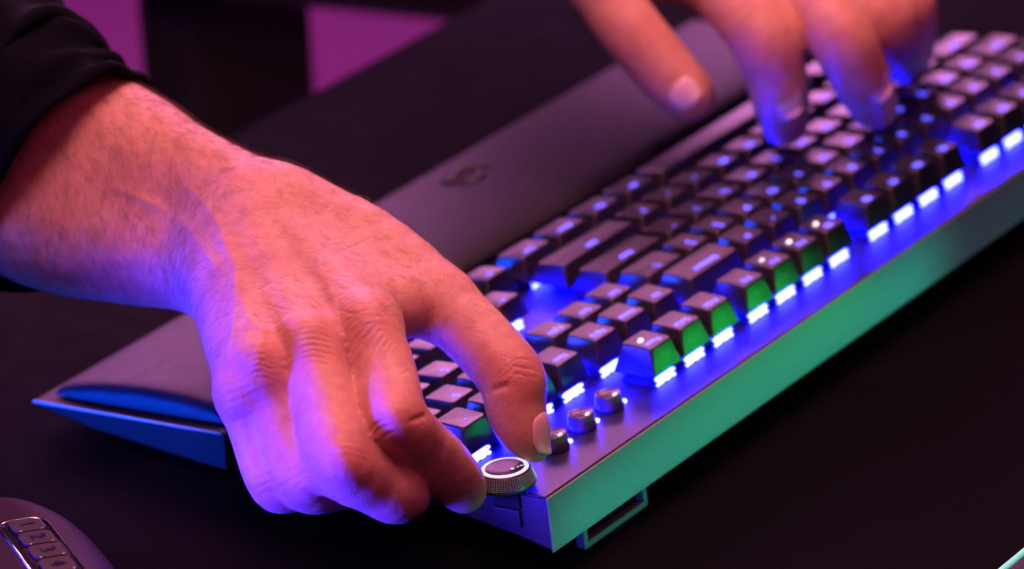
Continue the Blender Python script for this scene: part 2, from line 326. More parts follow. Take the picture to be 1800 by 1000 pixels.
sw_mesh = b.mesh('switch', M_switch)
b = MB()                                 # clear diffuser lip of the switch, with its four little prongs
b.loft([[(-4.7, 0, -14.6), (4.7, 0, -14.6), (4.7, 2.4, -14.6), (-4.7, 2.4, -14.6)], [(-4.7, 0, -11.9), (4.7, 0, -11.9), (4.7, 1.9, -11.9), (-4.7, 1.9, -11.9)]])
for sx in (-1, 1):
    b.box((sx * 5.2, 1.2, -12.7), (1.6, 1.6, .9)); b.box((sx * 5.0, 1.4, -14.6), (1.5, 2.0, .8))
b.box((-1.5, 1.9, -14.6), (2, .9, .8)); b.box((2.6, 1.9, -14.7), (1.4, .8, .7))
bar_mesh = b.mesh('light_bar', M_bar)

text_cache = {}; text_jobs = []
def text_mesh(s, size, mat):
    k = (s, size, mat.name)
    if k in text_cache: return text_cache[k]
    cu = bpy.data.curves.new('legend', 'FONT'); cu.body = s; cu.size = size * MM; cu.extrude = .00004; cu.align_x = 'CENTER'; cu.align_y = 'CENTER'; cu.resolution_u = 3
    cu.offset = size * MM * .014
    to = bpy.data.objects.new('legend', cu); COL.objects.link(to)
    dg = bpy.context.evaluated_depsgraph_get(); dg.update()
    me = bpy.data.meshes.new_from_object(to.evaluated_get(dg)); me.name = 'legend'; me.materials.clear(); me.materials.append(mat)
    bpy.data.objects.remove(to); bpy.data.curves.remove(cu)
    text_cache[k] = me
    return me
FR = 1.25
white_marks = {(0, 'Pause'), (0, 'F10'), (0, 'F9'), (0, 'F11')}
for r, row in enumerate(rows):
    for e in row:
        name, x, wu = e[:3]; du = e[3] if len(e) > 3 else 1
        cx = (x + wu / 2) * U; cy = 0 if r == 0 else -(FR + r - 1) * U
        cy -= (du - 1) * U / 2
        k = kput('keycap', keycap(wu, du, r), (cx, cy, 0))
        tn = math.tan(math.radians(tilt[r]))
        if name:
            sz = 5.2 if len(name) == 1 else (4.6 if len(name) == 2 else 3.5)
            ly = .7 + (du - 1) * 0 + 2.5 + (du - 1) * U / 2
            put('legend', text_mesh(name, sz, M_legend), k, (0, ly, ztop[r] - tn * (ly - .7) - .24), (-math.radians(tilt[r]), 0, 0))
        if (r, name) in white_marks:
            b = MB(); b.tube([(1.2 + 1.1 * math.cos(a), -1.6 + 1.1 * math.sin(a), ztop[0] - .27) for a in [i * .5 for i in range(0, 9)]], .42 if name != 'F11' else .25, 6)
            put('white_mark', b.mesh('white_mark', M_white), k)  # small emissive white arc on the key top
        swx = [0] if wu < 6 else [0]
        for dx in swx:
            s = kput('switch', sw_mesh, (cx + dx, cy, 0))
            put('light_bar', bar_mesh, s, (0, 5.2, 0))

# -- media buttons
for i, (x, y) in enumerate(((402.2, 3.2), (384, 2.2), (366, 1.6))):
    b = MB(); b.lathe([(5.3, -15), (5.3, -13.6), (5.0, -13.2), (4.75, -9.5), (4.35, -9.05), (4.1, -9.25), (1.5, -9.4), (.05, -9.4)], (0, 0, 0), 40)
    mb = kput('media_button', b.mesh('media_button', M_button, True), (x, y, 0))
    b = MB()
    if i == 0: b.add([(1.3, 1.4, 0), (1.3, -1.4, 0), (-.9, 0, 0)], [(0, 1, 2)]); b.box((-1.4, 0, 0), (.6, 2.8, .02))
    elif i == 1: b.add([(-1.5, 1.5, 0), (-1.5, -1.5, 0), (.3, 0, 0)], [(0, 1, 2)]); b.box((.8, 0, 0), (.5, 2.8, .02)); b.box((1.7, 0, 0), (.5, 2.8, .02))
    else: b.add([(-1.3, 1.4, 0), (-1.3, -1.4, 0), (.9, 0, 0)], [(0, 1, 2)]); b.box((1.4, 0, 0), (.6, 2.8, .02))
    put('icon', b.mesh('icon', M_print), mb, (0, 0, -9.3))
    b = MB(); b.lathe([(1.0, -15.1), (1.0, -14.2), (.6, -13.9)], (0, 0, 0), 12)
    put('painted_glint', MB().box((.2, 3.1, -9.1), (1.7, .7, .3)).mesh('painted_glint', M_white), mb)  # highlight on the button's rear edge, put in as an emissive box
    put('light_dot', b.mesh('light_dot', M_bar), mb, (-6.3, 2.0, 0))

# -- volume dial on the corner
DX, DY = 436.0, 7.0
dial = kput('volume_dial', MB().lathe([(6, -15), (6, -13.6), (10.0, -13.4), (10.3, -12.6), (10.1, -11.8), (8.9, -7.9), (8.6, -7.4), (8.2, -7.4)], (0, 0, 0), 72).mesh('volume_dial', M_dial, True), (DX, DY, 0))
n = 64; b = MB()
for j in range(7):                                   # knurling: rows of tiny studs round the cone
    t = (j + .5) / 7; rr = 10.15 - 1.35 * t; z = -12.1 + 4.2 * t
    for i in range(n):
        a = 2 * math.pi * (i + .5 * (j % 2) * 0) / n; c, s_ = math.cos(a), math.sin(a); h = .34
        q = [(rr * c + (-s_) * u * h, rr * s_ + c * u * h, z + v * .22) for u, v in ((-1, -1), (1, -1), (1, 1), (-1, 1))]
        tip = [((rr + .38) * c + (-s_) * u * h * .35, (rr + .38) * s_ + c * u * h * .35, z + v * .1 + .08) for u, v in ((-1, -1), (1, -1), (1, 1), (-1, 1))]
        b.add(q + tip, [(0, 1, 5, 4), (1, 2, 6, 5), (2, 3, 7, 6), (3, 0, 4, 7), (4, 5, 6, 7)])
tag(put('knurling', b.mesh('knurling', M_knurl), dial), kind='stuff')
put('light_ring', MB().lathe([(8.2, -8.2), (8.3, -7.25), (8.0, -6.95), (7.1, -6.9), (6.85, -7.3), (6.7, -8.2)], (0, 0, 0), 72).mesh('light_ring', M_ring, True), dial)
put('dial_cap', MB().lathe([(6.75, -8.2), (6.7, -7.0), (6.3, -6.7), (3, -6.95), (.05, -7.0)], (0, 0, 0), 64).mesh('dial_cap', M_dialcap, True), dial)
b = MB(); b.box((.9, -.6, -6.72), (1.0, 1.0, .12)); b.box((-1.2, .2, -6.75), (1.2, .3, .1)); b.box((-2.5, .7, -6.75), (.5, .9, .1)); b.box((-3.6, 1.1, -6.75), (.7, .5, .1))
put('dial_mark', b.mesh('dial_mark', M_ring), dial, (0, 4.6, .15))
# housing of the dial let into the right side of the case
b = MB(); b.box((XR - 1.5, DY, -18.6), (4.4, 11, 6.0)); soften(kput('dial_housing', b.mesh('dial_housing', M_rubber)), .6, 2)
b = MB(); b.box((XR - 1.5, DY - .5, -25.2), (4.0, 11, 6.6)); soften(kput('dial_recess', b.mesh('dial_recess', M_case)), .6, 2)

# ---------------------------------------------------------------- wrist rest
wr = empty('wrist_rest', (214, -160, 0)); tag(wr, 'padded leatherette wrist rest along the front of the keyboard', 'wrist rest')
def wrp(x): return [(x, -48, 10.2), (x, -49, 8.6), (x, -20, 5.6), (x, 30, 4.3), (x, 43.5, 4.6), (x, 44, 18.6), (x, 42, 19.4), (x, 0, 15)]
b = MB(); b.loft([wrp(-225), wrp(222)]); soften(put('base', b.mesh('base', M_restbase), wr), 2.2, 4)
b = MB(); rings = []                       # cushion: pillow running along x
prof = [(-42, 0), (-43, 1.6), (-41, 3.6), (-34, 5.6), (-18, 7.6), (0, 8.6), (18, 8.2), (32, 6.4), (38, 4.2), (40, 1.8), (39.4, 0)]
def basez(y): return 10.4 + (y + 48) * .1
xs = [-219, -217.5, -214, -208, 0, 207, 212, 214.5, 215.6, 215.9]
sc = [.0, .45, .8, 1, 1, 1, .93, .72, .4, 0]
for x, s_ in zip(xs, sc): rings.append([(x, y * (1 if s_ > .1 else .985), basez(y) + h * s_ + .2) for y, h in prof])
b.loft(rings); cu_ = put('cushion', b.mesh('cushion', M_leather, True), wr)
ss = cu_.modifiers.new('sub', 'SUBSURF'); ss.levels = 2; ss.render_levels = 2
b = MB(); b.tube([(222.3, y, z) for y, z in ((-47.5, 10.2), (-20, 13.0), (10, 16.0), (42, 19.2))], .45, 6)
put('light_strip', b.mesh('light_strip', M_strip, True), wr)
# emblem pressed into the cushion: a round knot of three curling strokes
b = MB()
for k in range(3):
    a0 = 2 * math.pi * k / 3
    pts = [(-(4 + 9 * t) * math.cos(a0 + 2.6 * t), (3.4 + 7.2 * t) * math.sin(a0 + 2.6 * t), 0) for t in [i / 10 for i in range(11)]]
    b.tube([(x, y, .4 - .0009 * ((y + 2) ** 2)) for x, y, z in pts], [.6 + 1.0 * math.sin(math.pi * i / 10) for i in range(11)], 6)
put('emblem', b.mesh('emblem', M_emblem, True), wr, (-8, -16, 21.2), (math.radians(8.5), 0, 0))
for x in (-200, 195):
    for y in (-20, 30): put('rubber_foot', MB().lathe([(6, 0), (6, 6.2)], (x, y, 0), 16).mesh('rubber_foot', M_rubber), wr)

# ---------------------------------------------------------------- mouse (only its back corner is in the picture)
mo = empty('mouse', (552, -128, 0), (0, 0, math.radians(0))); tag(mo, 'dark computer mouse with numbered side buttons at the lower left corner', 'mouse')
MA = math.radians(-30)                                # the mouse points along (sin, cos) of 30 degrees
mo.location = (560 * MM, -108 * MM, 0); mo.rotation_euler = (0, 0, MA)
b = MB(); rings = []
for i in range(25):
    t = math.pi * i / 24; z = 30 * (1 - math.cos(t)) / 2
    k = max(math.sin(t), .02) ** .62 * (1.0 if z < 14 else 1 - .0 * z)
    rings.append([((35 * k) * (abs(math.cos(a)) ** .8) * (1 if math.cos(a) > 0 else -1) + (z - 15) * .10, 60 * k * (abs(math.sin(a)) ** .85) * (1 if math.sin(a) > 0 else -1) - z * .2, z) for a in [2 * math.pi * j / 56 for j in range(56)]])
b.loft(rings); body = put('body', b.mesh('body', M_mouse, True), mo)
bvm = BVHTree.FromPolygons([v.co / MM for v in body.data.vertices], [p.vertices for p in body.data.polygons])
def top(u, v):
    h = bvm.ray_cast(Vector((u, v, 100)), Vector((0, 0, -1))); return h[0].z if h[0] else 0
def draped(name, outline, mat, lift, thick, parent):   # a plate that follows the shell of the mouse
    b = MB(); n = len(outline); cu_, cv = sum(p[0] for p in outline) / n, sum(p[1] for p in outline) / n
    rings = [[(u, v, top(u, v) + lift - thick) for u, v in outline], [(u, v, top(u, v) + lift) for u, v in outline]]
    rings.append([(cu_ + (u - cu_) * .9, cv + (v - cv) * .95, top(cu_ + (u - cu_) * .9, cv + (v - cv) * .95) + lift + .15) for u, v in outline])
    b.loft(rings); return put(name, b.mesh(name, mat, False), parent)
def rr(u0, u1, v0, v1, r, n=5):
    return [(x, y) for x, y, z in rrect(u1 - u0, v1 - v0, r, 0, (u0 + u1) / 2, (v0 + v1) / 2, n)]
PU, PV = -11, -6
ol = rr(PU - 8.5, PU + 8.5, PV - 16, PV + 30, 5)
panel = draped('side_panel', ol, M_mousepanel, .25, 1.5, mo)
b = MB(); pts = [(u, v, top(u, v) + .5) for u, v in ol]; b.tube(pts + pts[:1], .55, 6); put('trim', b.mesh('trim', M_mousetrim, True), panel)
for k, d in enumerate(('1', '2', '3', '4')):
    v0 = PV - 14 + 10.4 * k
    bt = draped('side_button', rr(PU - 6.2, PU + 5.2, v0, v0 + 9.2, 2.2), M_mousekey, 1.5, 2.2, mo)
    vc, uc = v0 + 4.6, PU - .5
    tm = text_mesh(d, 7.5, M_mousetrim)
    dz = top(uc + 2, vc) - top(uc - 2, vc); dv = top(uc, vc + 2) - top(uc, vc - 2)
    put('digit', tm, bt, (uc, vc, top(uc, vc) + 1.75), (math.atan2(dv, 4), -math.atan2(dz, 4), math.radians(90)))
put('rubber_foot', MB().lathe([(9, 0), (9, .8)], (0, 40, 0), 20).mesh('rubber_foot', M_rubber), mo)


# ---------------------------------------------------------------- slab with the glowing edge at the lower right
sl = empty('light_pad', (300, 195, 0)); tag(sl, 'flat dark pad with a glowing teal edge at the lower right corner', 'pad')
soften(put('slab', MB().box((0, 0, 3), (190, 70, 5.6)).mesh('slab', M_slab), sl), 1.0, 2)
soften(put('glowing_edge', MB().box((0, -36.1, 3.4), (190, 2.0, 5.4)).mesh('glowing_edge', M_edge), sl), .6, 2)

# ---------------------------------------------------------------- hands: a smooth-blended distance field turned into one mesh
def smin(a, b, k):
    h = np.maximum(k - np.abs(a - b), 0) / k
    return np.minimum(a, b) - h * h * k * .25
class Field:
    def __init__(s, lo, hi, res):
        s.lo = np.array(lo, float); s.res = res
        s.n = tuple(int(math.ceil((h - l) / res)) + 1 for l, h in zip(lo, hi))
        s.ax = [s.lo[i] + np.arange(s.n[i]) * res for i in range(3)]
    def new(s): return np.full(s.n, 60., np.float32)
    def cone(s, F, a, b_, k, ra, rb, pad=14):
        a = np.array(a); b_ = np.array(b_); m = max(ra, rb) + pad
        l = np.minimum(a, b_) - m; h = np.maximum(a, b_) + m
        sl = []; 
        for i in range(3):
            i0 = max(0, int((l[i] - s.lo[i]) / s.res)); i1 = min(s.n[i], int((h[i] - s.lo[i]) / s.res) + 2)
            if i1 <= i0: return
            sl.append(slice(i0, i1))
        X = s.ax[0][sl[0]][:, None, None]; Y = s.ax[1][sl[1]][None, :, None]; Z = s.ax[2][sl[2]][None, None, :]
        d = b_ - a; dd = float(d @ d) + 1e-9
        t = np.clip(((X - a[0]) * d[0] + (Y - a[1]) * d[1] + (Z - a[2]) * d[2]) / dd, 0, 1)
        q = np.sqrt((X - a[0] - t * d[0]) ** 2 + (Y - a[1] - t * d[1]) ** 2 + (Z - a[2] - t * d[2]) ** 2) - (ra + t * (rb - ra))
        sl = tuple(sl); F[sl] = smin(F[sl], q.astype(np.float32), k)
def catmull(pts, sub):
    P = np.array(pts, float); out = []
    for i in range(len(P) - 1):
        p0 = P[max(i - 1, 0)]; p1 = P[i]; p2 = P[i + 1]; p3 = P[min(i + 2, len(P) - 1)]
        for j in range(sub):
            t = j / sub
            out.append(.5 * (2 * p1 + (p2 - p0) * t + (2 * p0 - 5 * p1 + 4 * p2 - p3) * t * t + (3 * p1 - p0 - 3 * p2 + p3) * t ** 3))
    out.append(P[-1]); return out
def surface_nets(F, lo, res):
    n = np.array(F.shape); ins = F < 0
    c = np.zeros(n - 1, np.int8)
    for dx in (0, 1):
        for dy in (0, 1):
            for dz in (0, 1): c += ins[dx:n[0] - 1 + dx, dy:n[1] - 1 + dy, dz:n[2] - 1 + dz]
    act = (c > 0) & (c < 8); cells = np.argwhere(act)
    idx = -np.ones(c.shape, np.int64); idx[act] = np.arange(len(cells))
    acc = np.zeros((len(cells), 3)); cnt = np.zeros(len(cells))
    cor = [(x, y, z) for x in (0, 1) for y in (0, 1) for z in (0, 1)]
    for i, a in enumerate(cor):
        for b_ in cor[i + 1:]:
            if sum(abs(p - q) for p, q in zip(a, b_)) != 1: continue
            fa = F[tuple((cells + a).T)]; fb = F[tuple((cells + b_).T)]; m = (fa < 0) != (fb < 0)
            t = np.where(m, fa / np.where(m, fa - fb, 1), 0)
            acc[m] += np.array(a) + t[m, None] * (np.array(b_) - np.array(a)); cnt[m] += 1
    V = lo + (cells + acc / cnt[:, None]) * res
    quads = []
    for ax in range(3):
        u, v = (ax + 1) % 3, (ax + 2) % 3
        s0 = [slice(None)] * 3; s1 = [slice(None)] * 3; s0[ax] = slice(0, -1); s1[ax] = slice(1, None)
        ch_ = ins[tuple(s0)] != ins[tuple(s1)]
        e = np.argwhere(ch_); e = e[(e[:, u] > 0) & (e[:, v] > 0) & (e[:, u] < n[u] - 1) & (e[:, v] < n[v] - 1)]
        du = np.zeros(3, int); du[u] = 1; dv = np.zeros(3, int); dv[v] = 1
        q = np.stack([idx[tuple((e - du - dv).T)], idx[tuple((e - dv).T)], idx[tuple(e.T)], idx[tuple((e - du).T)]], 1)
        flip = ~ins[tuple(e.T)]; q[flip] = q[flip][:, ::-1]
        quads.append(q)
    return V, np.concatenate(quads)
def build_hand(H, res, subdiv):
    allp = np.array([p[:3] for k in H for c in H[k] for p in c])
    lo = allp.min(0) - 48; hi = allp.max(0) + 48
    f = Field(lo, hi, res)
    def chain(F, c, k, sub=4, pad=14):
        pts = catmull(c, sub) if len(c) > 2 else [np.array(p, float) for p in c]
        for a, b_ in zip(pts[:-1], pts[1:]): f.cone(F, a[:3], b_[:3], k, a[3], b_[3], pad)
    palm = f.new()
    for c in H['palm']:
        G = f.new(); chain(G, c, .6, pad=22); palm = smin(palm, G, 13)
    for c in H['web']:
        G = f.new(); chain(G, c, .6, pad=22); palm = smin(palm, G, 13)
    fing = f.new()
    for k in ('index', 'middle', 'ring', 'pinky', 'thumb'):
        G = f.new()
        for c in H[k]: chain(G, c, .6)
        fing = smin(fing, G, .9)
    F = smin(palm, fing, 5.5)
    G = f.new()
    for c in H['tendon']: chain(G, c, .6)
    F = smin(F, G, 7)
    G = f.new()
    for c in H['bump']: chain(G, c, .6)
    F = smin(F, G, 9)
    V, Q = surface_nets(F, lo, res)
    # pull the vertices exactly onto the surface
    def samp(A, p):
        g = (p - lo) / res; i = np.clip(np.floor(g).astype(int), 0, np.array(A.shape) - 2); t = g - i; o = 0
        for dx in (0, 1):
            for dy in (0, 1):
                for dz in (0, 1):
                    wgt = (t[:, 0] if dx else 1 - t[:, 0]) * (t[:, 1] if dy else 1 - t[:, 1]) * (t[:, 2] if dz else 1 - t[:, 2])
                    o = o + A[i[:, 0] + dx, i[:, 1] + dy, i[:, 2] + dz] * wgt
        return o
    for _ in range(2):
        h = res * .5; d0 = samp(F, V)
        g = np.stack([samp(F, V + np.eye(3)[i] * h) - samp(F, V - np.eye(3)[i] * h) for i in range(3)], 1) / (2 * h)
        g /= np.maximum(np.linalg.norm(g, axis=1, keepdims=True), 1e-6)
        V = V - g * np.clip(d0, -res, res)[:, None]
    me = bpy.data.meshes.new('arm'); me.from_pydata((V * MM).tolist(), [], Q.tolist()); me.update()
    if subdiv:
        o = bpy.data.objects.new('tmp', me); COL.objects.link(o); md = o.modifiers.new('s', 'SUBSURF'); md.levels = subdiv
        dg = bpy.context.evaluated_depsgraph_get(); dg.update(); me2 = bpy.data.meshes.new_from_object(o.evaluated_get(dg)); bpy.data.objects.remove(o); me = me2
    me.name = 'arm'
    return me
def verts(me):
    a = np.empty(len(me.vertices) * 3); me.vertices.foreach_get('co', a); a = a.reshape(-1, 3) / MM
    n = np.empty(len(me.vertices) * 3); me.vertex_normals.foreach_get('vector', n); return a, n.reshape(-1, 3)
def wob(p, s, seed):
    r = np.random.default_rng(seed); o = 0
    for _ in range(4): o = o + np.sin(p @ (r.normal(size=3) * s) + r.uniform(0, 6.3))
    return o / 4
def bone_dirs(c):
    return np.array(c[0][:3]), np.array(c[-1][:3])
VT = np.array(VIEW_TO); VU = np.array(VIEW_UP); VR = np.array(VIEW_RIGHT)
def detail_right(me):
    V, Nn = verts(me); D = np.zeros(len(V)); fl = np.zeros(len(V))
    # creases over the finger joints: fine lines across the bone
    for (a, b_, lines, rad, A) in CREASES:
        a = np.array(a); b_ = np.array(b_); ax = (b_ - a); L_ = np.linalg.norm(ax); ax = ax / L_
        rel = V - a; t = rel @ ax; near = np.exp(-(np.linalg.norm(rel - np.outer(np.clip(t, 0, L_), ax), axis=1) / rad) ** 2)
        for i, (tt, sg, am) in enumerate(lines):
            D -= A * am * near * np.exp(-((t - tt * L_ + .9 * wob(V, .28, i)) / sg) ** 2)
    for p, r_, am in FLUSH:
        fl += am * np.exp(-(np.linalg.norm(V - np.array(p), axis=1) / r_) ** 2)
    for k, poly in enumerate(VEINS):
        P = np.array(catmull(poly, 5)); d = np.full(len(V), 1e9)
        for p, q in zip(P[:-1], P[1:]):
            e = q - p; t = np.clip(((V - p) @ e) / (e @ e + 1e-9), 0, 1); d = np.minimum(d, np.linalg.norm(V - p - t[:, None] * e, axis=1))
        D += .55 * np.exp(-(d / 2.0) ** 2)
    for amp, sg, poly in GROOVES:
        P = np.array(catmull(poly, 4)); near = np.where(np.abs(V - P.mean(0)).max(1) < 25)[0]; d = np.full(len(near), 1e9); Vn = V[near]
        for p, q in zip(P[:-1], P[1:]):
            e = q - p; t = np.clip(((Vn - p) @ e) / (e @ e + 1e-9), 0, 1); d = np.minimum(d, np.linalg.norm(Vn - p - t[:, None] * e, axis=1))
        tip = np.minimum(np.linalg.norm(Vn - P[0], axis=1), np.linalg.norm(Vn - P[-1], axis=1))
        D[near] += 1.4 * amp * np.exp(-(d / sg) ** 2) * np.clip(tip / 2.5, .25, 1)
    # soft unevenness and the fine diagonal folds of the back of the hand
    D += .22 * wob(V, .16, 77) + .10 * wob(V, .55, 78)
    D *= 1 - np.exp(-(np.linalg.norm(V - (np.array(THUMB_NAIL[0]) + 6 * np.array(THUMB_NAIL_N)), axis=1) / 9.5) ** 4)   # smooth nail bed
    V2 = V + Nn * D[:, None]
    me.vertices.foreach_set('co', (V2 * MM).ravel()); me.update()
    at = me.attributes.new('flush', 'FLOAT', 'POINT'); at.data.foreach_set('value', np.clip(fl + .12 * wob(V, .2, 5), 0, 1).astype(np.float32))
def finish(me):
    me.materials.clear(); me.materials.append(M_skin); me.polygons.foreach_set('use_smooth', [True] * len(me.polygons)); me.update()
CREASES = []
def mk(a, b_, lines, rad, A): CREASES.append((a, b_, lines, rad, A))
I, Mi, Ri, Pi, Tm = (RIGHT[k][0] for k in ('index', 'middle', 'ring', 'pinky', 'thumb'))
for K, c in zip(KNUCKLES[:4], (I, Mi, Ri, Pi)):
    a = np.array(c[1][:3]); p = np.array(c[2][:3]); ax = (p - a) / np.linalg.norm(p - a); K = np.array(K)
    mk(K - ax * 9, K + ax * 6, [(.15, .5, .6), (.38, .45, 1), (.55, .45, .9), (.75, .5, .6)], 9, .26)
a = np.array(Tm[1][:3]); p = np.array(Tm[2][:3]); ax = (p - a) / np.linalg.norm(p - a); K = np.array(KNUCKLES[4])
mk(K - ax * 7, K + ax * 7, [(.2, .4, .5), (.4, .4, .8), (.55, .4, .8), (.75, .4, .6)], 9, .2)
for K, c in zip(MCPK, (I, Mi, Ri, Pi)):
    a = np.array(c[0][:3]); p = np.array(c[1][:3]); ax = (p - a) / np.linalg.norm(p - a); K = np.array(K)
    mk(K - ax * 10, K + ax * 8, [(i / 7, .45, .6) for i in range(8)], 11, .22)
FLUSH = [(p, 11, .55) for p in KNUCKLES] + [(p, 12, .35) for p in MCPK] + [(Tm[-1][:3], 12, .6), (I[-1][:3], 12, .6), (Mi[-2][:3], 12, .5)]
VEINS = [[(451.2,-96.2,104.6),(461.4,-83.3,101.8),(473.8,-71.3,98.8),(484.3,-59.3,97.3),(488.8,-50.4,97.0),(483.1,-45.6,98.9)],
 [(466.4,-80.7,100.1),(478.9,-70.3,96.8),(492.2,-61.1,93.7),(503.3,-54.1,89.5)],
 [(487.3,-52.1,97.0),(499.6,-43.8,95.6),(502.8,-42.7,92.0)],
 [(448.5,-57.6,102.5),(459.1,-43.7,99.2),(468.4,-35.6,96.4)],
 [(431.8,-127.9,110.9),(440.2,-111.0,109.0),(451.2,-96.2,104.6)],
 [(440.8,-154.4,108.7),(438.9,-138.1,104.9),(444.6,-118.2,102.6),(461.2,-92.4,99.7)]]
